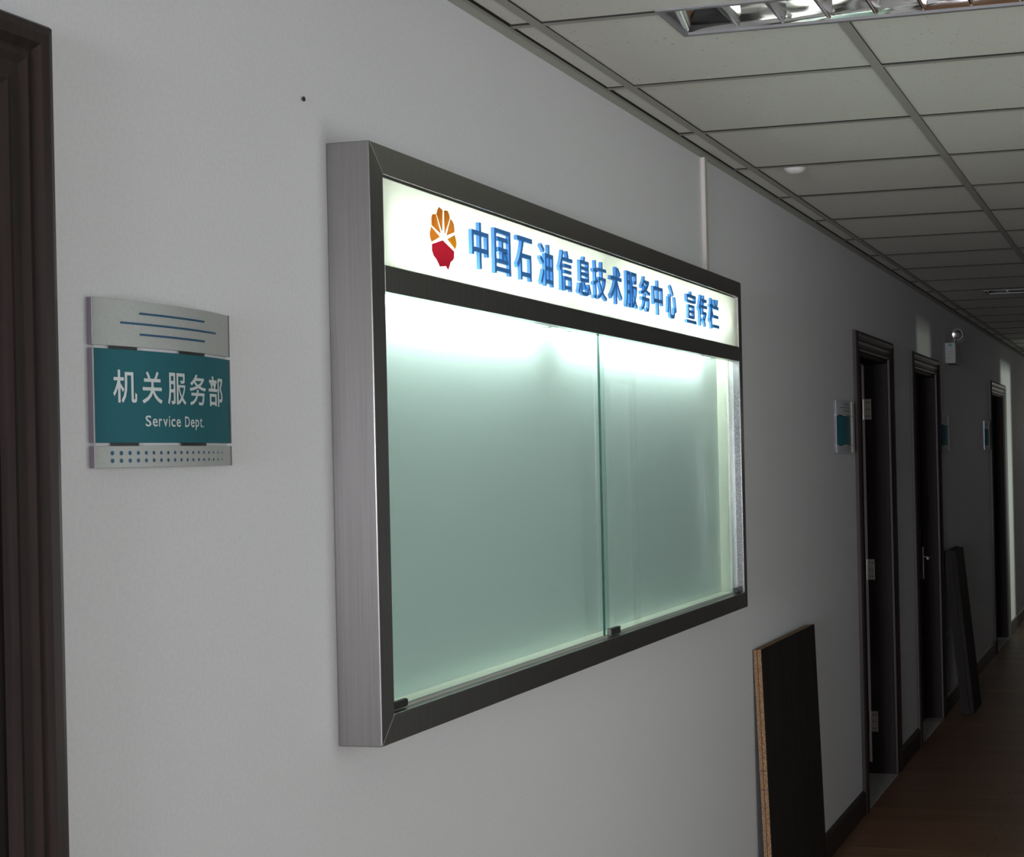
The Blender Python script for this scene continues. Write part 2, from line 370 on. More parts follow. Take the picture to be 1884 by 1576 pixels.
# outlines of the characters on the signs: closed contours in thousandths of the letter size
GLYPHS = {
    '中': ['458 840 458 661 96 661 96 186 171 186 171 248 458 248 458 -79 537 -79 537 248 825 248 825 191 902 191 902 661 537 661 537 840', '171 322 171 588 458 588 458 322', '825 322 537 322 537 588 825 588'],
    '国': ['592 320 630 282 665 242 691 206 743 237 716 272 680 311 641 347', '228 196 228 132 777 132 777 196 530 196 530 365 732 365 732 430 530 430 530 573 756 573 756 640 242 640 242 573 459 573 459 430 270 430 270 365 459 365 459 196', '86 795 86 -80 162 -80 162 -30 835 -30 835 -80 914 -80 914 795', '162 40 162 725 835 725 835 40'],
    '石': ['66 764 66 691 353 691 276 512 166 344 25 206 77 149 137 200 193 256 244 319 244 -80 320 -80 320 -10 796 -10 796 -78 876 -78 876 428 317 428 364 514 405 602 439 691 936 691 936 764', '320 62 320 356 796 356 796 62'],
    '油': ['93 773 163 737 232 696 286 658 331 721 275 757 206 795 136 828', '42 499 110 464 177 425 230 388 272 451 218 486 151 522 83 554', '76 -16 141 -65 194 26 247 123 297 220 240 268 185 165 128 65', '603 54 438 54 438 274 603 274', '676 54 676 274 848 274 848 54', '367 631 367 -77 438 -77 438 -18 848 -18 848 -71 921 -71 921 631 676 631 676 838 603 838 603 631', '603 347 438 347 438 558 603 558', '676 347 676 558 848 558 848 347'],
    '信': ['382 531 382 469 869 469 869 531', '382 389 382 328 869 328 869 389', '310 675 310 611 947 611 947 675', '541 815 568 769 593 722 612 680 679 710 660 750 635 796 606 840', '369 243 369 -80 434 -80 434 -40 811 -40 811 -77 879 -77 879 243', '434 22 434 181 811 181 811 22', '256 836 195 687 119 550 32 437 74 367 107 406 138 449 169 495 169 -83 238 -83 238 616 270 681 298 748 323 816'],
    '息': ['266 550 730 550 730 470 266 470', '266 412 730 412 730 331 266 331', '266 687 730 687 730 607 266 607', '262 202 262 39 274 -23 319 -54 409 -62 639 -62 714 -49 754 -2 771 96 747 102 722 112 701 123 693 48 674 14 634 7 413 7 365 9 342 19 337 40 337 202', '763 192 808 123 848 51 874 -12 945 20 917 83 876 153 830 220', '148 204 120 135 84 63 45 0 114 -33 150 33 184 107 212 176', '419 240 471 188 518 132 553 81 614 119 578 168 530 221 478 271 805 271 805 747 506 747 553 835 465 850 428 747 194 747 194 271 473 271'],
    '技': ['614 840 614 683 378 683 378 613 614 613 614 462 398 462 398 393 431 393 428 392 473 290 528 198 594 116 508 62 416 19 320 -12 336 -32 350 -56 361 -79 462 -43 558 5 648 64 727 4 817 -44 916 -81 965 -16 869 16 783 59 705 113 789 205 858 316 909 444 861 465 847 462 688 462 688 613 929 613 929 683 688 683 688 840', '502 393 814 393 771 307 715 230 650 162 591 231 542 308', '178 840 178 638 49 638 49 568 178 568 178 348 37 311 59 238 178 273 178 11 176 -1 170 -7 159 -9 56 -8 79 -77 139 -77 184 -72 216 -64 237 -49 248 -25 252 11 252 295 373 332 363 400 252 368 252 568 363 568 363 638 252 638 252 840'],
    '术': ['607 776 673 727 736 673 786 626 843 680 792 726 727 776 661 823', '461 839 461 587 67 587 67 513 440 513 331 349 190 205 35 100 55 81 76 57 93 35 227 132 353 258 461 405 461 -80 543 -80 543 435 654 285 777 150 902 43 919 66 941 89 962 109 822 217 686 358 574 513 928 513 928 587 543 587 543 839'],
    '服': ['108 803 108 444 104 283 83 111 34 -46 95 -81 133 23 157 139 170 259 329 259 329 11 327 0 321 -6 310 -8 209 -8 218 -31 226 -57 230 -80 289 -79 333 -75 364 -66 385 -50 396 -25 399 10 399 803', '176 733 329 733 329 569 176 569', '176 499 329 499 329 330 174 330 176 444', '858 391 832 310 798 235 758 166 715 236 678 311 648 391', '487 800 487 -80 558 -80 558 391 583 391 619 290 663 196 716 110 668 58 616 15 562 -19 579 -35 595 -55 606 -74 660 -38 711 4 759 54 808 1 862 -44 921 -81 970 -23 909 12 853 57 802 109 860 206 907 319 941 447 897 463 884 460 558 460 558 730 839 730 839 607 838 598 832 593 820 591 690 592 700 572 709 549 714 528 782 528 834 531 872 538 897 552 909 574 912 606 912 800'],
    '务': ['446 381 427 282 126 282 126 216 404 216 328 107 213 32 57 -14 98 -78 272 -17 399 78 484 216 788 216 770 107 750 38 728 4 716 -3 702 -5 684 -6 532 1 544 -20 552 -44 556 -66 706 -69 738 -65 764 -57 787 -41 818 7 844 99 866 248 870 282 505 282 524 375', '745 673 679 617 599 568 509 527 435 564 374 608 324 659 338 673', '382 841 315 750 217 660 90 579 107 563 124 542 137 523 186 552 232 583 275 616 318 571 368 532 424 497 301 464 174 439 46 423 76 357 223 380 368 412 508 457 632 416 769 387 919 369 930 392 945 416 961 437 830 448 708 467 597 495 702 555 791 626 862 710 817 741 804 737 397 737 460 826'],
    '心': ['295 561 295 65 307 -12 351 -51 435 -62 637 -62 723 -40 766 36 784 184 760 192 734 204 712 218 702 87 680 25 634 9 441 9 398 13 378 30 373 65 373 561', '135 486 114 358 83 225 44 108 120 76 157 200 187 340 207 472', '761 485 815 357 862 223 892 105 966 135 935 252 887 384 831 512', '342 756 442 681 537 599 611 527 665 584 590 655 492 733 393 805'],
    '宣': ['203 590 203 528 795 528 795 590', '62 15 62 -53 937 -53 937 15', '292 242 702 242 702 145 292 145', '292 394 702 394 702 299 292 299', '219 453 219 86 777 86 777 453', '429 824 469 746 80 746 80 553 154 553 154 679 844 679 844 553 921 553 921 746 553 746 501 845'],
    '传': ['266 836 199 687 113 550 18 437 60 363 94 400 127 441 160 485 160 -78 232 -78 232 597 271 668 306 741 337 815', '468 125 566 59 659 -14 731 -80 787 -24 677 68 899 317 846 350 834 345 513 345 549 464 954 464 954 535 569 535 602 654 908 654 908 724 621 724 647 825 573 835 545 724 348 724 348 654 526 654 493 535 291 535 291 464 472 464 411 275 769 275 619 109 523 171'],
    '栏': ['474 797 511 739 543 678 566 625 630 657 606 709 572 768 534 825', '460 339 460 267 872 267 872 339', '377 46 377 -26 950 -26 950 46', '196 840 196 647 66 647 66 577 193 577 152 436 96 302 33 197 73 124 117 200 159 294 196 399 196 -79 267 -79 267 447 347 297 397 357 267 548 267 577 382 577 382 647 267 647 267 840', '419 614 419 543 918 543 918 614 771 614 876 810 802 833 772 760 734 683 695 614'],
    '机': ['498 783 498 462 489 296 448 124 349 -32 369 -45 390 -63 406 -80 513 89 560 280 571 462 571 712 759 712 759 68 761 2 768 -33 782 -51 799 -62 819 -68 839 -70 890 -70 910 -68 928 -64 943 -56 956 -43 965 -25 971 0 979 156 959 164 939 175 922 188 917 45 915 26 912 15 907 7 887 0 858 0 840 6 836 15 834 34 833 62 833 783', '218 840 218 626 52 626 52 554 208 554 161 413 98 280 28 175 67 107 122 189 173 292 218 406 218 -79 291 -79 291 380 397 234 444 296 291 464 291 554 439 554 439 626 291 626 291 840'],
    '关': ['224 799 264 742 300 681 324 627 129 627 129 552 461 552 461 430 459 374 68 374 68 300 444 300 387 191 263 84 48 -13 69 -34 88 -58 102 -79 314 19 445 128 515 243 614 104 745 -3 907 -74 922 -49 941 -22 960 -1 793 64 660 166 565 300 935 300 935 374 544 374 546 429 546 552 881 552 881 627 683 627 792 809 711 836 680 768 641 694 600 627 326 627 392 663 366 716 329 775 287 831'],
    '部': ['141 628 167 570 190 509 204 455 272 475 258 528 234 587 206 645', '627 787 627 -78 694 -78 694 718 855 718 824 632 789 538 751 448 821 363 856 288 866 222 864 189 856 161 840 143 799 132 722 135 732 111 739 86 742 64 828 65 851 69 872 76 890 85 917 116 931 160 936 215 927 288 893 368 824 457 867 555 910 659 948 757 897 790 885 787', '247 826 289 722 80 722 80 654 552 654 552 722 366 722 314 844', '433 648 413 584 387 515 360 452 51 452 51 383 575 383 575 452 433 452 508 631', '109 291 109 -73 180 -73 180 -26 454 -26 454 -66 529 -66 529 291', '180 42 180 223 454 223 454 42'],
    'S': ['399 643 350 670 299 686 247 691 138 668 66 606 40 509 116 368 259 275 335 165 323 126 287 93 224 79 159 90 98 124 44 178 44 54 102 19 165 -2 235 -9 333 15 401 80 426 176 350 333 207 422 131 522 145 564 183 593 239 603 288 597 342 575 399 532'],
    'e': ['438 130 386 101 334 82 281 76 207 91 156 136 130 211 446 211 422 349 354 431 251 458 141 429 68 350 41 230 66 113 140 25 259 -9 327 -3 384 14 438 44', '132 270 154 330 194 368 253 381 308 367 343 329 358 270'],
    'v': ['206 -9 236 -9 434 449 339 449 221 173 100 449 3 449'],
    'i': ['154 449 65 449 65 0 154 0', '163 585 156 612 137 631 110 638 83 631 64 612 57 585 64 558 83 539 110 532 137 539 156 558'],
    'c': ['393 427 352 443 310 454 263 458 145 428 68 345 41 216 70 99 150 20 269 -9 318 -5 365 4 403 17 403 105 361 88 322 78 284 75 204 93 151 144 132 224 150 304 197 357 269 376 307 372 347 359 393 332'],
    'D': ['76 0 342 0 536 50 660 175 704 341 666 501 547 629 341 682 76 682', '174 594 325 594 482 559 573 467 603 341 582 238 499 135 330 88 174 88'],
    'p': ['146 11 178 0 207 -7 236 -9 354 21 434 101 464 221 435 346 349 423 211 449 57 449 57 -230 146 -230', '146 369 227 369 308 352 357 301 373 222 354 144 304 91 230 71 202 73 174 80 146 91'],
    't': ['167 542 0 379 0 369 78 369 78 132 94 59 143 10 224 -9 258 -5 297 6 332 21 332 104 297 86 263 75 231 71 203 77 178 98 167 139 167 369 309 369 309 449 167 449'],
    '.': ['109 111 79 103 57 81 49 51 57 21 79 -1 109 -9 139 -1 161 21 169 51 161 81 139 103'],
    'r': ['69 449 69 0 158 0 158 235 173 305 212 354 267 373 292 367 321 352 350 329 397 406 361 435 326 452 290 458 248 447 204 410 160 346 158 346 158 449'],
}


def glyph_mesh(ch, fat=0.0, depth=0.0):
    """A solid letter as (verts, faces), its outline box scaled to 0..1 in x and y; z runs 0..depth."""
    cu = bpy.data.curves.new('letter_outline', 'CURVE')
    cu.dimensions = '2D'; cu.fill_mode = 'BOTH'
    cu.offset = fat; cu.extrude = 0.1 if depth else 0
    for lp in GLYPHS[ch]:
        n = [int(q) / 1000 for q in lp.split()]
        pts = list(zip(n[0::2], n[1::2]))
        sp = cu.splines.new('POLY')
        sp.points.add(len(pts) - 1)
        for p, (x, y) in zip(sp.points, pts):
            p.co = (x, y, 0, 1)
        sp.use_cyclic_u = True
    tmp = bpy.data.objects.new('letter_outline', cu)
    COL.objects.link(tmp)
    me = bpy.data.meshes.new_from_object(tmp.evaluated_get(bpy.context.evaluated_depsgraph_get()))
    vs = [v.co.copy() for v in me.vertices]
    fs = [tuple(p.vertices) for p in me.polygons]
    bpy.data.objects.remove(tmp); bpy.data.curves.remove(cu); bpy.data.meshes.remove(me)
    x0, x1 = min(v.x for v in vs), max(v.x for v in vs)
    y0, y1 = min(v.y for v in vs), max(v.y for v in vs)
    vs = [((v.x - x0) / (x1 - x0), (v.y - y0) / (y1 - y0), (1.0 if v.z > 0 else 0.0)) for v in vs]
    return vs, fs


def letter(ch, place, mat, parent, fat=0.0, solid=True):
    vs, fs = glyph_mesh(ch, fat, 1 if solid else 0)
    bm = bmesh.new()
    bv = [bm.verts.new(place(*v)) for v in vs]
    for f in fs:
        try:
            bm.faces.new([bv[i] for i in f])
        except ValueError:
            pass
    bmesh.ops.remove_doubles(bm, verts=bm.verts[:], dist=1e-6)
    return obj('letter', bm, mat, parent)


# ------------------------------------------------------------------ the corridor shell
Y0, Y1 = -10.0, 20.0          # corridor length
XR = 1.94                    # right wall
HC = 2.4468                  # underside of the ceiling bars
TZ = 2.450                   # face of the tiles, just above the bars
WT = 0.16                    # wall thickness
DOORS = {1: (0.742, 1.592, 2.0), 2: (7.02, 7.82, 2.0), 3: (8.638, 9.50, 2.0), 4: (12.62, 13.62, 2.0)}

bm = bmesh.new()
y = Y0
for k in (1, 2, 3, 4):
    a, c, h = DOORS[k]
    box(bm, -WT, 0, y, a, 0, 2.75)
    box(bm, -WT, 0, a, c, h, 2.75)
    y = c
box(bm, -WT, 0, y, Y1, 0, 2.75)
struct(obj('wall_left', bm, 'wall'), 'long pale grey painted wall on the left carrying the glass case', 'wall')

bm = bmesh.new()
y = Y0
for a, c, h in ((2.3, 4.1, 2.05), (8.96, 9.36, 2.0), (13.95, 14.62, 2.0)):  # the wide first opening is cut for the added lamp
    box(bm, XR, XR + WT, y, a, 0, 2.75)
    box(bm, XR, XR + WT, a, c, h, 2.75)
    y = c
box(bm, XR, XR + WT, y, Y1, 0, 2.75)
struct(obj('wall_right', bm, 'wall'), 'pale painted wall along the opposite side of the corridor', 'wall')
struct(boxes('wall_far', 'wall', None, (-WT, XR + WT, Y1, Y1 + 0.1, 0, 2.75)), 'pale wall closing the far dark end of the corridor', 'wall')
struct(boxes('floor', 'floor', None, (-WT, XR + WT, Y0, Y1, -0.1, 0)), 'dark reddish brown laminate floor of the corridor', 'floor')

# plain dark frames round the unseen openings of the right wall
bm = bmesh.new()
for a, c, h in ((2.3, 4.1, 2.05), (8.96, 9.36, 2.0), (13.95, 14.62, 2.0)):
    for q in ((a - 0.08, a, 0, h + 0.08), (c, c + 0.08, 0, h + 0.08), (a, c, h, h + 0.08)):
        box(bm, XR - 0.02, XR, *q)
struct(obj('trim_3', bm, 'wood'), 'dark door frames along the opposite wall', 'door frame')

# side room behind the open door
struct(boxes('wall_side_room', 'wall', None,
             (-2.6, -2.5, 6.0, 9.9, 0, 2.6), (-2.5, -WT, 6.0, 6.1, 0, 2.6), (-2.5, -WT, 9.8, 9.9, 0, 2.6),
             (-2.6, -WT, 6.0, 9.9, 2.6, 2.7), (-2.6, -WT, 6.0, 9.9, -0.1, 0)),
       'unlit room seen through the open dark door', 'room')

# ceiling tiles with slots between them, fixtures cut in
FIX = [(0.325, 1.545, 3.115, 3.325), (0.325, 1.545, 9.215, 9.425)]
xs = [0.006, 0.069, 0.669, 1.269, 1.869, 1.934]
ys = [3.135 + 0.6 * i for i in range(-21, 29)]
bm = bmesh.new()
g = 0.0115


def tile(x0, x1, y0, y1, dz):
    for fx0, fx1, fy0, fy1 in FIX:
        if x0 < fx1 - 1e-4 and x1 > fx0 + 1e-4 and y0 < fy1 - 1e-4 and y1 > fy0 + 1e-4:
            if y0 < fy0: tile(x0, x1, y0, fy0, dz)
            if y1 > fy1: tile(x0, x1, fy1, y1, dz)
            ya, yb = max(y0, fy0), min(y1, fy1)
            if x0 < fx0: tile(x0, fx0, ya, yb, dz)
            if x1 > fx1: tile(fx1, x1, ya, yb, dz)
            return
    if x1 - x0 < 0.004 or y1 - y0 < 0.004:
        return
    box(bm, x0, x1, y0, y1, TZ + dz, TZ + 0.02)


for i in range(len(xs) - 1):
    for j in range(len(ys) - 1):
        tile(xs[i] + g if i else xs[i] + 0.008, xs[i + 1] - g, ys[j] + g, ys[j + 1] - g, random.uniform(-0.0008, 0.0008))
ceil = struct(obj('ceiling', bm, 'tile'), 'suspended ceiling of speckled off white square tiles', 'ceiling')
boxes('ceiling_deck', 'plenum', ceil, (-WT, XR + WT, Y0, Y1, 2.62, 2.7))

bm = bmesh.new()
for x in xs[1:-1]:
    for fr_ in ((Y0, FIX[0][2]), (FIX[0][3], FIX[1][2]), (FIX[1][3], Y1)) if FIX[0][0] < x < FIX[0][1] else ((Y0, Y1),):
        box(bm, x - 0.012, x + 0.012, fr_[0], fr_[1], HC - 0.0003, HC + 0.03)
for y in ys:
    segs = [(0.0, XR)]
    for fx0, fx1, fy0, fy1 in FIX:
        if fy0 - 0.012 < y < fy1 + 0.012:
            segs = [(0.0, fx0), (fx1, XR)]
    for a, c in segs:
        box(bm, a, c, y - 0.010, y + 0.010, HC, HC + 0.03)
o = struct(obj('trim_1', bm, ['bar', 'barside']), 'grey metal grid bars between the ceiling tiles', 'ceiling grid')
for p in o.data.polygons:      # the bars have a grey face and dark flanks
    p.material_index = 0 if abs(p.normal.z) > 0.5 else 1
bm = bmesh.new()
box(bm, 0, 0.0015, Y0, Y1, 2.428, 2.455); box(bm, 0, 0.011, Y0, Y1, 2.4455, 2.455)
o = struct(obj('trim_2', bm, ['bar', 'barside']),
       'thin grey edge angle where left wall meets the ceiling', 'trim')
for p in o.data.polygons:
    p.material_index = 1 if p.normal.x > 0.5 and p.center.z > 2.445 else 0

# skirting between the door casings
SK = [(1.67, 6.934), (7.906, 8.552), (9.586, 12.534), (13.706, Y1)]


def skirting(name, a, c, label):
    bmx = bmesh.new()
    prof = [(0, 0), (0.014, 0), (0.014, 0.088), (0.009, 0.097), (0, 0.1)]
    prism(bmx, prof, lambda p, t: (p[0], t, p[1]), a, c)
    struct(obj(name, bmx, 'base'), label, 'skirting board')


for i, (a, c) in enumerate(SK):
    skirting('baseboard_left.%03d' % i if i else 'baseboard_left', a, c,
             ('dark skirting board under the glass case', 'short dark skirting board between the first two far doors',
              'dark skirting board behind the farther leaning boards', 'dark skirting board beyond the farthest door')[i])


# ------------------------------------------------------------------ doors
def casing_bar(bm, a, c, horizontal, inner, sgn, extra):
    """One length of moulded door casing; profile goes from the opening edge outwards."""
    prof = [(0.0, 0.0), (0.0, 0.012), (0.008, 0.016), (0.016, 0.013), (0.030, 0.013), (0.040, 0.018), (0.050, 0.015),
            (0.060, 0.022), (0.072, 0.024), (0.082, 0.020), (0.086, 0.014), (0.086, 0.0)]
    lo, hi = [], []
    for w, t in prof:
        d = inner + sgn * w
        if horizontal:      # mitred at both ends
            lo.append(bm.verts.new((t, a - w, d))); hi.append(bm.verts.new((t, c + w, d)))
        else:
            lo.append(bm.verts.new((t, d, a))); hi.append(bm.verts.new((t, d, c + w)))
    n = len(prof)
    bm.faces.new(lo); bm.faces.new(hi[::-1])
    for i in range(n):
        bm.faces.new((lo[i], hi[i], hi[(i + 1) % n], lo[(i + 1) % n]))


def door(k, label, leaf_x, style):
    a, c, h = DOORS[k]
    r = struct(empty('door_%d' % k, (0, (a + c) / 2, 0)), label, 'door')
    bm = bmesh.new(); casing_bar(bm, 0, h, False, a, -1, 0); obj('casing', bm, 'wood', r)
    bm = bmesh.new(); casing_bar(bm, 0, h, False, c, 1, 0); obj('casing', bm, 'wood', r)
    bm = bmesh.new(); casing_bar(bm, a, c, True, h, 1, 0); obj('casing_head', bm, 'wood', r)
    t = 0.018
    boxes('jamb', 'leaf', r, (-WT, 0.002, c - t, c, 0, h))
    boxes('jamb', 'leaf', r, (-WT, 0.002, a, a + t, 0, h))
    boxes('jamb_head', 'leaf', r, (-WT, 0.002, a + t, c - t, h - t, h))
    boxes('sill', 'stone', r, (-WT, 0.012, a + t, c - t, 0.0, 0.003))
    if style == 'open':
        # leaf swung into the room, at right angles to the wall
        boxes('leaf', 'leaf', r, (-0.93, -0.165, c - 0.06, c - 0.018, 0.008, h - 0.02), bevel=0.002)
        # thin pale strip along the far jamb and the head
        boxes('edge_strip', 'edge_strip', r, (-0.122, -0.110, c - t - 0.006, c - t, 0.06, h - t), (-0.122, -0.110, a + t, c - t, h - t - 0.007, h - t))
        for z in (0.255, 0.99, 1.765):
            hb = bmesh.new()
            box(hb, -0.112, -0.078, c - t - 0.003, c - t, z - 0.05, z + 0.05)
            hg = obj('hinge', hb, 'brass', r, 0.001)
            kb = bmesh.new()
            tube(kb, (-0.116, c - t - 0.008, z - 0.05), (-0.116, c - t - 0.008, z + 0.05), 0.006, 10)
            obj('knuckle', kb, 'brass', hg)
            for sx in (-0.101, -0.087):
                for sz in (-0.033, 0.0, 0.033):
                    sb = bmesh.new()
                    tube(sb, (sx, c - t - 0.0045, z + sz), (sx, c - t - 0.003, z + sz), 0.0035, 8)
                    obj('screw', sb, 'darkmetal', hg)
    else:
        bm = bmesh.new()
        box(bm, leaf_x - 0.04, leaf_x, a + t, c - t, 0.006, h - t)
        lf = obj('leaf', bm, 'leaf', r, 0.002)
        # raised panel mouldings of the leaf
        bm = bmesh.new()
        for z0, z1 in ((0.2, 0.85), (1.08, 1.85)):
            ya, yb = a + 0.14, c - 0.14
            for q in ((ya, yb, z0, z0 + 0.03), (ya, yb, z1 - 0.03, z1), (ya, ya + 0.03, z0 + 0.03, z1 - 0.03), (yb - 0.03, yb, z0 + 0.03, z1 - 0.03)):
                box(bm, leaf_x, leaf_x + 0.006, *q)
        obj('moulding', bm, 'leaf', lf)
        if style == 'handle':
            bm = bmesh.new()
            box(bm, leaf_x, leaf_x + 0.008, 9.436, 9.474, 0.812, 1.002)
            hd = obj('handle_plate', bm, 'brass', r, 0.003)
            bm = bmesh.new()
            tube(bm, (leaf_x + 0.008, 9.455, 0.942), (leaf_x + 0.048, 9.455, 0.942), 0.008, 12)
            tube(bm, (leaf_x + 0.044, 9.462, 0.942), (leaf_x + 0.044, 9.345, 0.940), 0.007, 12)
            obj('lever', bm, 'brass', hd)
            bm = bmesh.new()
            tube(bm, (leaf_x + 0.008, 9.455, 0.86), (leaf_x + 0.014, 9.455, 0.86), 0.008, 12)
            obj('keyhole', bm, 'darkmetal', hd)
    return r


door(1, 'dark brown moulded door frame cut off at the left edge', -0.08, 'plain')
door(2, 'dark doorway just past the glass case, standing open with three hinges showing', -0.08, 'open')
d3 = door(3, 'dark closed door with a lever handle, second beyond the glass case', -0.085, 'handle')
bm = bmesh.new()
lathe(bm, [(0, 0.008), (0.007, 0.008), (0.009, 0.004), (0.009, 0)], (-0.085, 8.78, 1.76), (1, 0, 0), 12)
obj('peephole', bm, 'brass', d3)
door(4, 'farthest dark door, beside the strip of light on the wall', -0.085, 'plain')

# ------------------------------------------------------------------ the glass display case
CY0, CY1, CZ0, CZ1, CD = 2.3666, 4.7245, 1.1034, 2.0719, 0.0764
IY0, IY1 = 2.4135, 4.690
HZ0, HZ1 = 1.878, 2.0255        # header opening
GZ0, GZ1 = 1.149, 1.8345        # glass opening
case = tag(empty('display_case', (0, (CY0 + CY1) / 2, CZ0)),
           'wide stainless steel wall case with sliding glass panes under a lit sign', 'display case')


def frame_bar(name, pts, x0=0.0, x1=CD, mat='steel', bevel=0.0015):
    bmx = bmesh.new()
    prism(bmx, pts, lambda p, t: (t, p[0], p[1]), x0, x1)
    return obj(name, bmx, mat, case, bevel)


frame_bar('stile', [(CY0, CZ0), (IY0, GZ0), (IY0, HZ1), (CY0, CZ1)], mat='steel_upright')
frame_bar('stile', [(CY1, CZ0), (CY1, CZ1), (IY1, HZ1), (IY1, GZ0)], mat='steel_upright')
frame_bar('top_rail', [(CY0, CZ1), (IY0, HZ1), (IY1, HZ1), (CY1, CZ1)])
frame_bar('bottom_rail', [(CY0, CZ0), (CY1, CZ0), (IY1, GZ0), (IY0, GZ0)])
frame_bar('middle_rail', [(IY0, GZ1), (IY1, GZ1), (IY1, HZ0), (IY0, HZ0)], 0.050, CD)
boxes('backboard', 'back', case, (0.0, 0.006, IY0, IY1, GZ0, HZ1))
boxes('end_panel', 'liner', case, (0.006, 0.041, IY1 - 0.003, IY1, GZ0, HZ1))
boxes('end_panel', 'liner', case, (0.006, 0.041, IY0, IY0 + 0.003, GZ0, HZ1))
boxes('sill', 'liner', case, (0.006, 0.057, IY0 + 0.003, IY1 - 0.004, GZ0, GZ0 + 0.002))
boxes('track', 'alu', case, (0.0475, 0.0495, IY0 + 0.003, IY1 - 0.004, GZ0 + 0.002, GZ0 + 0.004), (0.0553, 0.0566, IY0 + 0.003, IY1 - 0.004, GZ0 + 0.002, GZ0 + 0.005))
boxes('corner_post', 'post', case, (0.0565, CD - 0.002, IY1 - 0.004, IY1, GZ0, GZ1))


def pane(a, c, x0, x1):
    p = boxes('glass_pane', 'glass', case, (x0, x1, a, c, GZ0 + 0.0045, GZ1 + 0.012))
    e = 0.0016
    boxes('polished_edge', 'glassedge', p, (x0, x1, a - e, a, GZ0 + 0.0045, GZ1 + 0.012))
    return p


pane(3.506, IY1 - 0.006, 0.050, 0.055)
lp = pane(IY0 + 0.003, 3.558, 0.042, 0.047)
bm = bmesh.new()
box(bm, 0.0472, 0.0495, 2.452, 2.466, 1.47, 1.517)
obj('finger_pull', bm, 'glassedge', lp, 0.0008)
boxes('lock', 'darkmetal', case, (0.0553, 0.066, 3.514, 3.582, 1.1512, 1.168), bevel=0.002)
boxes('corner_block', 'black', case, (0.0555, 0.066, IY0 + 0.003, 2.487, GZ0 + 0.002, 1.165), bevel=0.004)
boxes('corner_block', 'black', case, (0.0553, 0.068, 4.640, IY1 - 0.005, GZ0 + 0.002, 1.166), bevel=0.003)


def lit_tube(a, c, z, x, mat, r=0.008):
    bmx = bmesh.new()
    tube(bmx, (x, a, z), (x, c, z), r, 12)
    t_ = obj('fluorescent_tube', bmx, mat, case)
    for e0, e1 in ((a - 0.022, a), (c, c + 0.022)):
        bmy = bmesh.new()
        box(bmy, x - 0.011, x + 0.011, e0, e1, z - 0.021, z + 0.012)
        obj('lampholder', bmy, 'socket', t_, 0.002)


lit_tube(2.445, 3.235, 1.857, 0.027, 'tube')
lit_tube(3.385, 4.515, 1.857, 0.027, 'tube')
lit_tube(2.452, 3.515, 1.952, 0.024, 'tube_sign')
lit_tube(3.585, 4.648, 1.952, 0.024, 'tube_sign')

sign = boxes('sign_panel', 'opal', case, (0.063, 0.066, IY0, IY1, HZ0, HZ1))
boxes('inner_lip', 'chrome', case, (0.066, 0.0685, IY0, IY1, HZ1 - 0.0035, HZ1), (0.066, 0.0745, IY1 - 0.003, IY1, HZ0, HZ1 - 0.0035))

HEAD = [('中', 2.761, 2.846), ('国', 2.865, 2.953), ('石', 2.974, 3.065), ('油', 3.098, 3.181), ('信', 3.207, 3.295), ('息', 3.319, 3.411),
        ('技', 3.416, 3.517), ('术', 3.532, 3.626), ('服', 3.643, 3.741), ('务', 3.758, 3.843), ('中', 3.859, 3.946), ('心', 3.977, 4.065),
        ('宣', 4.149, 4.249), ('传', 4.264, 4.359), ('栏', 4.373, 4.483)]
for ch, a, c in HEAD:
    z0, z1 = 1.9125, 1.9985
    a += 0.008
    letter(ch, lambda u, v_, w, a=a, c=c: (0.0662 + 0.007 * w, a + (c - a) * u, z0 + (z1 - z0) * v_), 'blue', sign, fat=0.004 if ch == '技' else 0.011)

emb = empty('emblem', (0.0665, 2.655, 1.95))
emb.parent = sign
EMB = [('petal', 'orange', [(2.634, 1.991), (2.639, 2.000), (2.645, 2.0045), (2.658, 2.001), (2.655, 1.964)]),
       ('petal', 'orange', [(2.666, 2.0015), (2.679, 2.003), (2.684, 1.998), (2.688, 1.991), (2.666, 1.961)]),
       ('petal', 'orange', [(2.692, 1.9895), (2.700, 1.986), (2.705, 1.981), (2.706, 1.968), (2.674, 1.9585)]),
       ('petal', 'amber', [(2.707, 1.963), (2.711, 1.957), (2.714, 1.951), (2.713, 1.944), (2.708, 1.938), (2.677, 1.952)]),
       ('petal', 'orange', [(2.613, 1.982), (2.618, 1.9885), (2.630, 1.9905), (2.648, 1.959), (2.613, 1.969)]),
       ('petal', 'orange', [(2.611, 1.9655), (2.645, 1.952), (2.612, 1.940), (2.606, 1.947), (2.605, 1.954)]),
       ('base', 'red', [(2.614, 1.936), (2.656, 1.9475), (2.703, 1.933), (2.702, 1.921), (2.694, 1.915), (2.687, 1.9125), (2.683, 1.906),
                        (2.677, 1.898), (2.668, 1.9035), (2.657, 1.9015), (2.651, 1.9015), (2.644, 1.8995), (2.638, 1.905), (2.631, 1.911), (2.619, 1.9165), (2.613, 1.925)])]
for nm, mtn, pts in EMB:
    bm = bmesh.new()
    prism(bm, pts, lambda p, t: (t, p[0], p[1]), 0.0662, 0.0674)
    o = obj(nm, bm, mtn, emb)
    o['label'] = {'orange': 'orange petal', 'amber': 'amber petal', 'red': 'red base of the emblem'}[mtn]

# cable trunking running from the ceiling to the case
tr_ = tag(boxes('cable_trunking', 'cream', None, (0, 0.014, 4.578, 4.606, CZ1, 2.428), bevel=0.002),
          'narrow cream cable trunking running up the wall above the glass case', 'cable trunking')

# ------------------------------------------------------------------ door signs
def bow(t):
    return 0.008 + 0.019 * (1 - t * t)


HW = 0.153      # half the width of a sign


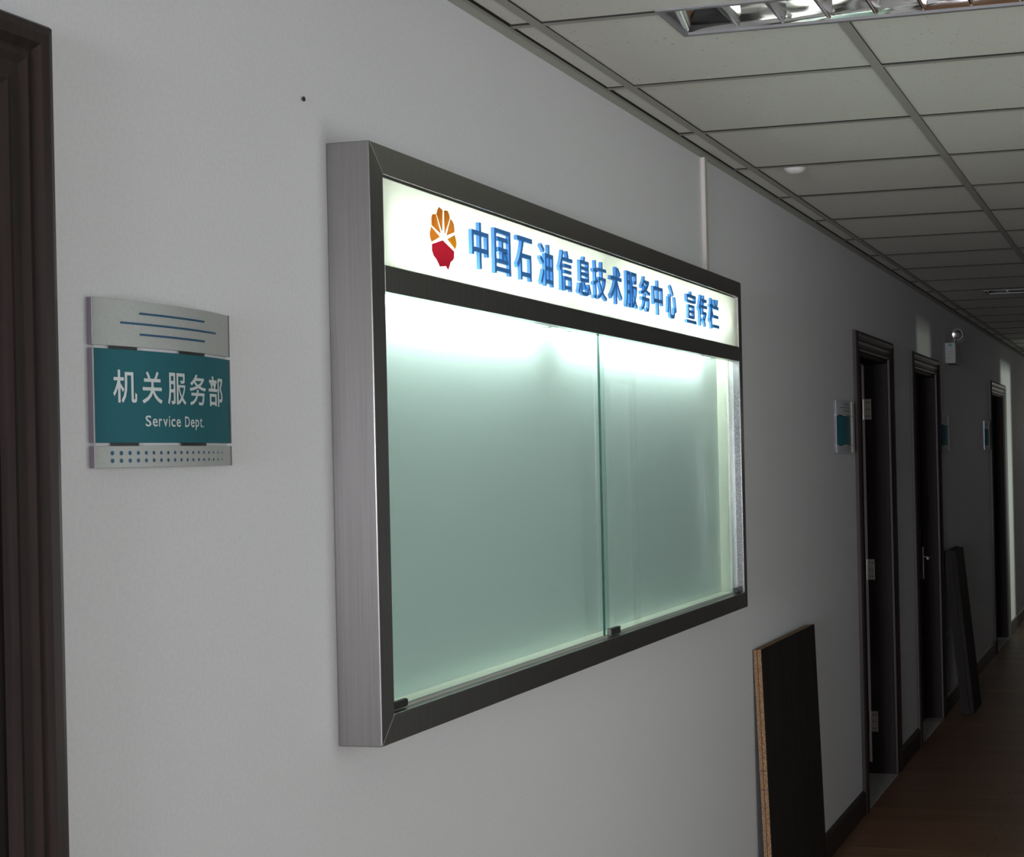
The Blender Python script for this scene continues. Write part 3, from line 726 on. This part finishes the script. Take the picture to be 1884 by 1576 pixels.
def make_sign(lettered):
    """Curved three-part door sign around its own origin: wall at x=0, centre of the sign at the origin."""
    root = empty('door_sign', (0, 0, 0))

    def curved(name, z0, z1, mat, off=0.0, flat=0.0, half=HW, bev=0.0006):
        bmx = bmesh.new(); n_ = 28
        front, back = [], []
        for i in range(n_ + 1):
            yy = -half + 2 * half * i / n_
            xf = bow(yy / HW) + off
            front.append((bmx.verts.new((xf, yy, z0)), bmx.verts.new((xf, yy, z1))))
            back.append((bmx.verts.new((flat, yy, z0)), bmx.verts.new((flat, yy, z1))))
        for i in range(n_):
            bmx.faces.new((front[i][0], front[i + 1][0], front[i + 1][1], front[i][1]))
            bmx.faces.new((back[i][0], back[i][1], back[i + 1][1], back[i + 1][0]))
            bmx.faces.new((front[i][1], front[i + 1][1], back[i + 1][1], back[i][1]))
            bmx.faces.new((front[i][0], back[i][0], back[i + 1][0], front[i + 1][0]))
        bmx.faces.new((front[0][0], front[0][1], back[0][1], back[0][0]))
        bmx.faces.new((front[n_][0], back[n_][0], back[n_][1], front[n_][1]))
        pl = obj(name, bmx, mat, root, bev)
        if name.endswith('plate'):
            if lettered:
                boxes('end_trim', 'trimdark', pl, (0.002, 0.0092, half - 0.0004, half + 0.0010, z0, z1))
            else:       # pale lip added to the farther signs to make their bright edge glint
                boxes('glint_lip', 'lip', pl, (0.002, 0.0178, half - 0.0004, half + 0.0026, z0, z1), bevel=0.0004)
            boxes('end_trim', 'trimdark', pl, (0.002, 0.0085, -half - 0.0010, -half + 0.0004, z0, z1))
            boxes('corner_glint', 'trimglint', pl, (0.0085, 0.0095, -half - 0.0010, -half + 0.0006, z0, z1))  # thin bright sliver put in as the highlight along the left corner
        return pl

    # heights from the middle of the sign
    curved('carrier', -0.100, 0.100, 'carrier', -0.004, 0.0, HW - 0.006, 0)
    top = curved('top_plate', 0.0475, 0.1065, 'alu', flat=0.002)
    mid = curved('name_plate', -0.075, 0.0435, 'teal', flat=0.002)
    low = curved('bottom_plate', -0.1065, -0.079, 'alu', flat=0.002)
    for z in (0.0455, -0.077):
        for a, c in ((-0.127, -0.079), (0.006, 0.072)):
            bmx = bmesh.new()
            pts = [a + (c - a) * i / 6 for i in range(7)]
            fr_ = [(bmx.verts.new((bow(p / HW) - 0.0015, p, z - 0.0019)), bmx.verts.new((bow(p / HW) - 0.0015, p, z + 0.0019))) for p in pts]
            bk = [(bmx.verts.new((bow(p / HW) - 0.007, p, z - 0.0019)), bmx.verts.new((bow(p / HW) - 0.007, p, z + 0.0019))) for p in pts]
            for i in range(6):
                bmx.faces.new((fr_[i][0], fr_[i + 1][0], fr_[i + 1][1], fr_[i][1]))
                bmx.faces.new((bk[i][0], bk[i + 1][0], bk[i + 1][1], bk[i][1]))
                bmx.faces.new((fr_[i][1], fr_[i + 1][1], bk[i + 1][1], bk[i][1]))
                bmx.faces.new((fr_[i][0], fr_[i + 1][0], bk[i + 1][0], bk[i][0]))
            obj('joining_clip', bmx, 'black', root)
    # three printed lines on the top plate
    for z, a, c in ((0.091, -0.076, 0.070), (0.0775, -0.109, 0.105), (0.064, -0.076, 0.070)):
        bmx = bmesh.new(); n_ = 20
        v_ = [(bmx.verts.new((bow(p / HW) + 0.0004, p, z - 0.0014)), bmx.verts.new((bow(p / HW) + 0.0004, p, z + 0.0014))) for p in [a + (c - a) * i / n_ for i in range(n_ + 1)]]
        for i in range(n_):
            bmx.faces.new((v_[i][0], v_[i + 1][0], v_[i + 1][1], v_[i][1]))
        obj('printed_line', bmx, 'signblue', top)
    # two rows of dots that shrink towards the right
    bmx = bmesh.new()
    for zz in (-0.0880, -0.0977):
        for i in range(18):
            yy = -0.126 + 0.2445 * i / 17
            r_ = 0.0029 - 0.0012 * (i / 17)
            ring = [bmx.verts.new((bow((yy + r_ * math.cos(t)) / HW) + 0.0004, yy + r_ * math.cos(t), zz + r_ * math.sin(t))) for t in [2 * math.pi * q / 12 for q in range(12)]]
            bmx.faces.new(ring)
    obj('dot_pattern', bmx, 'signblue', low)
    if lettered:
        for ch, a, c in (('机', -0.123, -0.083), ('关', -0.074, -0.035), ('服', -0.024, 0.017), ('务', 0.026, 0.070), ('部', 0.078, 0.124)):
            letter(ch, lambda u, v_, w, a=a, c=c: (bow((a + (c - a) * u) / HW) + 0.0006, a + (c - a) * u, -0.0245 + 0.042 * v_), 'signtext', mid, fat=0.012, solid=False)
        # the English line: every letter at its own width
        txt = [('S', 0.62, 0, 1), ('e', 0.55, 0, .74), ('r', 0.36, 0, .74), ('v', 0.54, 0, .72), ('i', 0.14, 0, 1), ('c', 0.52, 0, .74), ('e', 0.55, 0, .74), (' ', 0.3, 0, 0),
               ('D', 0.64, 0, 1), ('e', 0.55, 0, .74), ('p', 0.55, -.28, .74), ('t', 0.34, 0, .92), ('.', 0.14, 0, .14)]
        total = sum(t[1] for t in txt) + 0.13 * (len(txt) - 1)
        a0, a1 = -0.069, 0.062
        k = (a1 - a0) / total
        p = a0
        for ch, wd, lo, hi in txt:
            if ch != ' ':
                b0, b1 = p, p + wd * k
                letter(ch, lambda u, v_, w, b0=b0, b1=b1, lo=lo, hi=hi: (bow((b0 + (b1 - b0) * u) / HW) + 0.0006, b0 + (b1 - b0) * u, -0.0540 + 0.0142 * (lo + (hi - lo) * v_)), 'signtext', mid, fat=0.012, solid=False)
            p += (wd + 0.13) * k
    return root


s_near = make_sign(True)
s_near.location = (0, 1.9065, 1.6643)
tag(s_near, 'teal and silver curved door sign lettered Service Dept., left of the glass case', 'door sign', 'curved door signs on the wall')
s_far = make_sign(False)
s_far.location = (0, 6.64, 1.6643)
tag(s_far, 'curved door sign beside the open dark doorway, next after the glass case', 'door sign', 'curved door signs on the wall')
for yy, lab in ((9.82, 'curved door sign just past the closed door with lever handle'), (12.22, 'smallest curved door sign, beside the farthest dark door')):
    c_ = copy_tree(s_far)
    c_.location = (0, yy, 1.6643)
    c_['label'] = lab

# ------------------------------------------------------------------ leaning boards
def board(name, y0, y1, top_x, foot_x, height, thick, skew, label, cat, grp, edge='chip'):
    """A board leaning on the left wall; top_x and foot_x are the x of its rear face."""
    o = empty(name, (foot_x, (y0 + y1) / 2, 0)); o.name = name
    tag(o, label, cat, grp)
    L = height
    n_ = Vector((1, 0, (foot_x - top_x) / height)).normalized()

    def P(yy, f, tt):
        s_ = skew * (yy - y0)
        x = foot_x + (top_x - foot_x) * f + s_
        return Vector((x, yy, 0.0005 + L * f)) + Vector((thick * tt, 0, thick * tt * (foot_x - top_x) / height * (1 if f > .5 else 0)))
    lam = 0.0012
    core = bmesh.new()
    V_ = [core.verts.new(P(yy, f, tt)) for yy in (y0, y1) for f in (0, 1) for tt in (lam / thick, 1 - lam / thick)]
    for f in ((0, 1, 3, 2), (4, 6, 7, 5), (0, 4, 5, 1), (2, 3, 7, 6), (0, 2, 6, 4), (1, 5, 7, 3)):
        core.faces.new([V_[i] for i in f])
    c_ = obj('core', core, edge, o)
    for a, b_ in ((0, lam / thick), (1 - lam / thick, 1)):
        sk = bmesh.new()
        V_ = [sk.verts.new(P(yy, f, tt)) for yy in (y0, y1) for f in (0, 1) for tt in (a, b_)]
        for f in ((0, 1, 3, 2), (4, 6, 7, 5), (0, 4, 5, 1), (2, 3, 7, 6), (0, 2, 6, 4), (1, 5, 7, 3)):
            sk.faces.new([V_[i] for i in f])
        obj('laminate_face', sk, 'laminate', o)
    # screw holes in the near edge
    if edge == 'chip':
        for f in (0.52, 0.585):
            for tt in (0.35, 0.75):
                hb = bmesh.new()
                q = P(y0, f, tt)
                tube(hb, (q.x, y0 - 0.0006, q.z), (q.x, y0 + 0.004, q.z), 0.0022, 8)
                obj('dowel_hole', hb, 'black', o)
    return o


board('panel_board', 5.065, 5.83, 0.002, 0.031, 0.931, 0.0138, 0.012, 'rear of the two dark boards under the case corner, standing against the wall', 'board', 'dark boards under the glass case')
board('panel_board', 5.06, 5.835, 0.0165, 0.0455, 0.933, 0.0142, 0.012, 'front of the two dark boards under the case corner, raw chipboard edge showing', 'board', 'dark boards under the glass case')
for i, (yy, lab) in enumerate(((9.67, 'rear of three dark boards leaning past the second door, resting on the wall'),
                               (9.65, 'middle one of three dark boards leaning past the second door'),
                               (9.66, 'front of three dark boards leaning past the second door, farthest from wall'))):
    dx = 0.0255 * i
    board('panel_board', yy, yy + 0.39, 0.004 + dx, 0.095 + dx, 0.955 + (0, 0.012, 0.006)[i], 0.0245, 0.0, lab, 'board', 'dark boards beyond the second door', edge='laminate')

# ------------------------------------------------------------------ ceiling lights
def make_light():
    x0, x1, y0, y1 = -0.61, 0.61, -0.105, 0.105
    r = empty('ceiling_light', (0, 0, 0))
    f = 0.013
    boxes('frame', 'fixture', r, (x0, x1, y0, y0 + f, -0.004, 0.018), (x0, x1, y1 - f, y1, -0.004, 0.018),
          (x0, x0 + f, y0 + f, y1 - f, -0.004, 0.018), (x1 - f, x1, y0 + f, y1 - f, -0.004, 0.018), bevel=0.001)
    boxes('housing', 'fixture', r, (x0, x1, y0, y0 + 0.002, 0.018, 0.095), (x0, x1, y1 - 0.002, y1, 0.018, 0.095),
          (x0, x0 + 0.002, y0, y1, 0.018, 0.095), (x1 - 0.002, x1, y0, y1, 0.018, 0.095), (x0, x1, y0, y1, 0.095, 0.097))
    # mirror troughs: side reflectors curve up and inwards
    for s_ in (-1, 1):
        bmx = bmesh.new()
        pr = []
        for i in range(9):
            t = i / 8
            pr.append((s_ * (0.0925 - 0.062 * t ** 2.0), 0.002 + 0.085 * t ** 0.8))
        v_ = [(bmx.verts.new((x0 + 0.012, p[0], p[1])), bmx.verts.new((x1 - 0.012, p[0], p[1]))) for p in pr]
        for i in range(8):
            bmx.faces.new((v_[i][0], v_[i][1], v_[i + 1][1], v_[i + 1][0]))
        sol = obj('reflector', bmx, 'louver', r, smooth=True)
        md = sol.modifiers.new('sheet', 'SOLIDIFY'); md.thickness = 0.0008
    # end reflectors slope inwards
    for s_ in (-1, 1):
        bmx = bmesh.new()
        q = [(s_ * 0.597, -0.09, 0.003), (s_ * 0.597, 0.09, 0.003), (s_ * 0.545, 0.035, 0.085), (s_ * 0.545, -0.035, 0.085)]
        bmx.faces.new([bmx.verts.new(p) for p in q])
        sol = obj('end_reflector', bmx, 'louver', r)
        md = sol.modifiers.new('sheet', 'SOLIDIFY'); md.thickness = 0.0008
    bmx = bmesh.new(); tube(bmx, (x0 + 0.03, 0, 0.066), (x1 - 0.03, 0, 0.066), 0.013, 16)
    tb = obj('fluorescent_tube', bmx, 'tubeoff', r, smooth=False)
    tb['label'] = 'unlit white fluorescent tube'
    # louver blades across the trough: V section with a rounded lower edge
    for i in range(11):
        xx = x0 + 0.122 + (1.22 - 0.244) * i / 10
        bmx = bmesh.new()
        pr = [(-0.0085, 0.046), (-0.0075, 0.022), (-0.0045, 0.006), (-0.0016, 0.0012), (0.0016, 0.0012), (0.0045, 0.006), (0.0075, 0.022), (0.0085, 0.046)]
        prism(bmx, pr, lambda p, t: (xx + p[0], t, p[1]), -0.088, 0.088)
        obj('louver_blade', bmx, 'louver', r)
    return r


l1 = make_light()
l1.location = (0.935, 3.22, TZ)
tag(l1, 'unlit louvered ceiling light cut off by the top edge, nearest', 'ceiling light', 'louvered ceiling lights')
l2 = copy_tree(l1)
l2.location = (0.935, 9.32, TZ)
l2['label'] = 'distant louvered ceiling light, a thin pale line at the right edge'

# sprinkler cover on the ceiling
bm = bmesh.new()
lathe(bm, [(0, -0.020), (0.014, -0.019), (0.026, -0.0145), (0.034, -0.006), (0.036, 0.0)], (0.193, 4.985, TZ), (0, 0, 1), 28)
sp = tag(obj('sprinkler_cover', bm, 'cover', None, smooth=True), 'small pale round cover set in a ceiling tile above the case end', 'sprinkler cover')

# ------------------------------------------------------------------ emergency light
EX, EY, EZ = 0.0, 10.0, 2.09
em = tag(empty('emergency_light', (0, EY + 0.12, EZ)), 'small twin lamp emergency light high on the wall past the closed door', 'emergency light')
boxes('body', 'white', em, (0.0, 0.066, EY, EY + 0.24, EZ, EZ + 0.128), bevel=0.004)
boxes('indicator', 'green', em, (0.022, 0.046, EY - 0.0012, EY + 0.001, EZ + 0.104, EZ + 0.120))
for z in (0.03, 0.05, 0.07):
    boxes('vent_slot', 'grey', em, (0.016, 0.050, EY - 0.001, EY + 0.001, EZ + z, EZ + z + 0.006))
for yy, dr in ((EY + 0.05, (0.35, -1, -0.1)), (EY + 0.19, (0.7, -0.7, -0.15))):
    bm = bmesh.new()
    d_ = Vector(dr).normalized()
    o_ = Vector((0.072, yy, EZ + 0.178))
    lathe(bm, [(0, -0.045), (0.016, -0.044), (0.030, -0.026), (0.037, 0.0), (0.037, 0.006), (0.033, 0.008), (0.030, 0.003)], o_, d_, 20)
    hd = obj('lamp_head', bm, 'white', em, smooth=True)
    bm = bmesh.new()
    lathe(bm, [(0.0302, 0.003), (0.02, 0.006), (0.0, 0.008)], o_, d_, 20)
    obj('lens', bm, 'chrome', hd, smooth=True)
    bm = bmesh.new()
    tube(bm, (0.045, yy + 0.02, EZ + 0.12), tuple(o_ - d_ * 0.03), 0.007, 10)
    obj('bracket', bm, 'white', em)

# nail in the wall
bm = bmesh.new()
tube(bm, (-0.01, 2.296, 2.128), (0.002, 2.296, 2.1285), 0.0018, 8)
tube(bm, (0.002, 2.296, 2.1285), (0.0035, 2.296, 2.1285), 0.0038, 10)
tag(obj('nail', bm, 'nail', None), 'small dark nail in the bare wall above left of the case', 'nail')
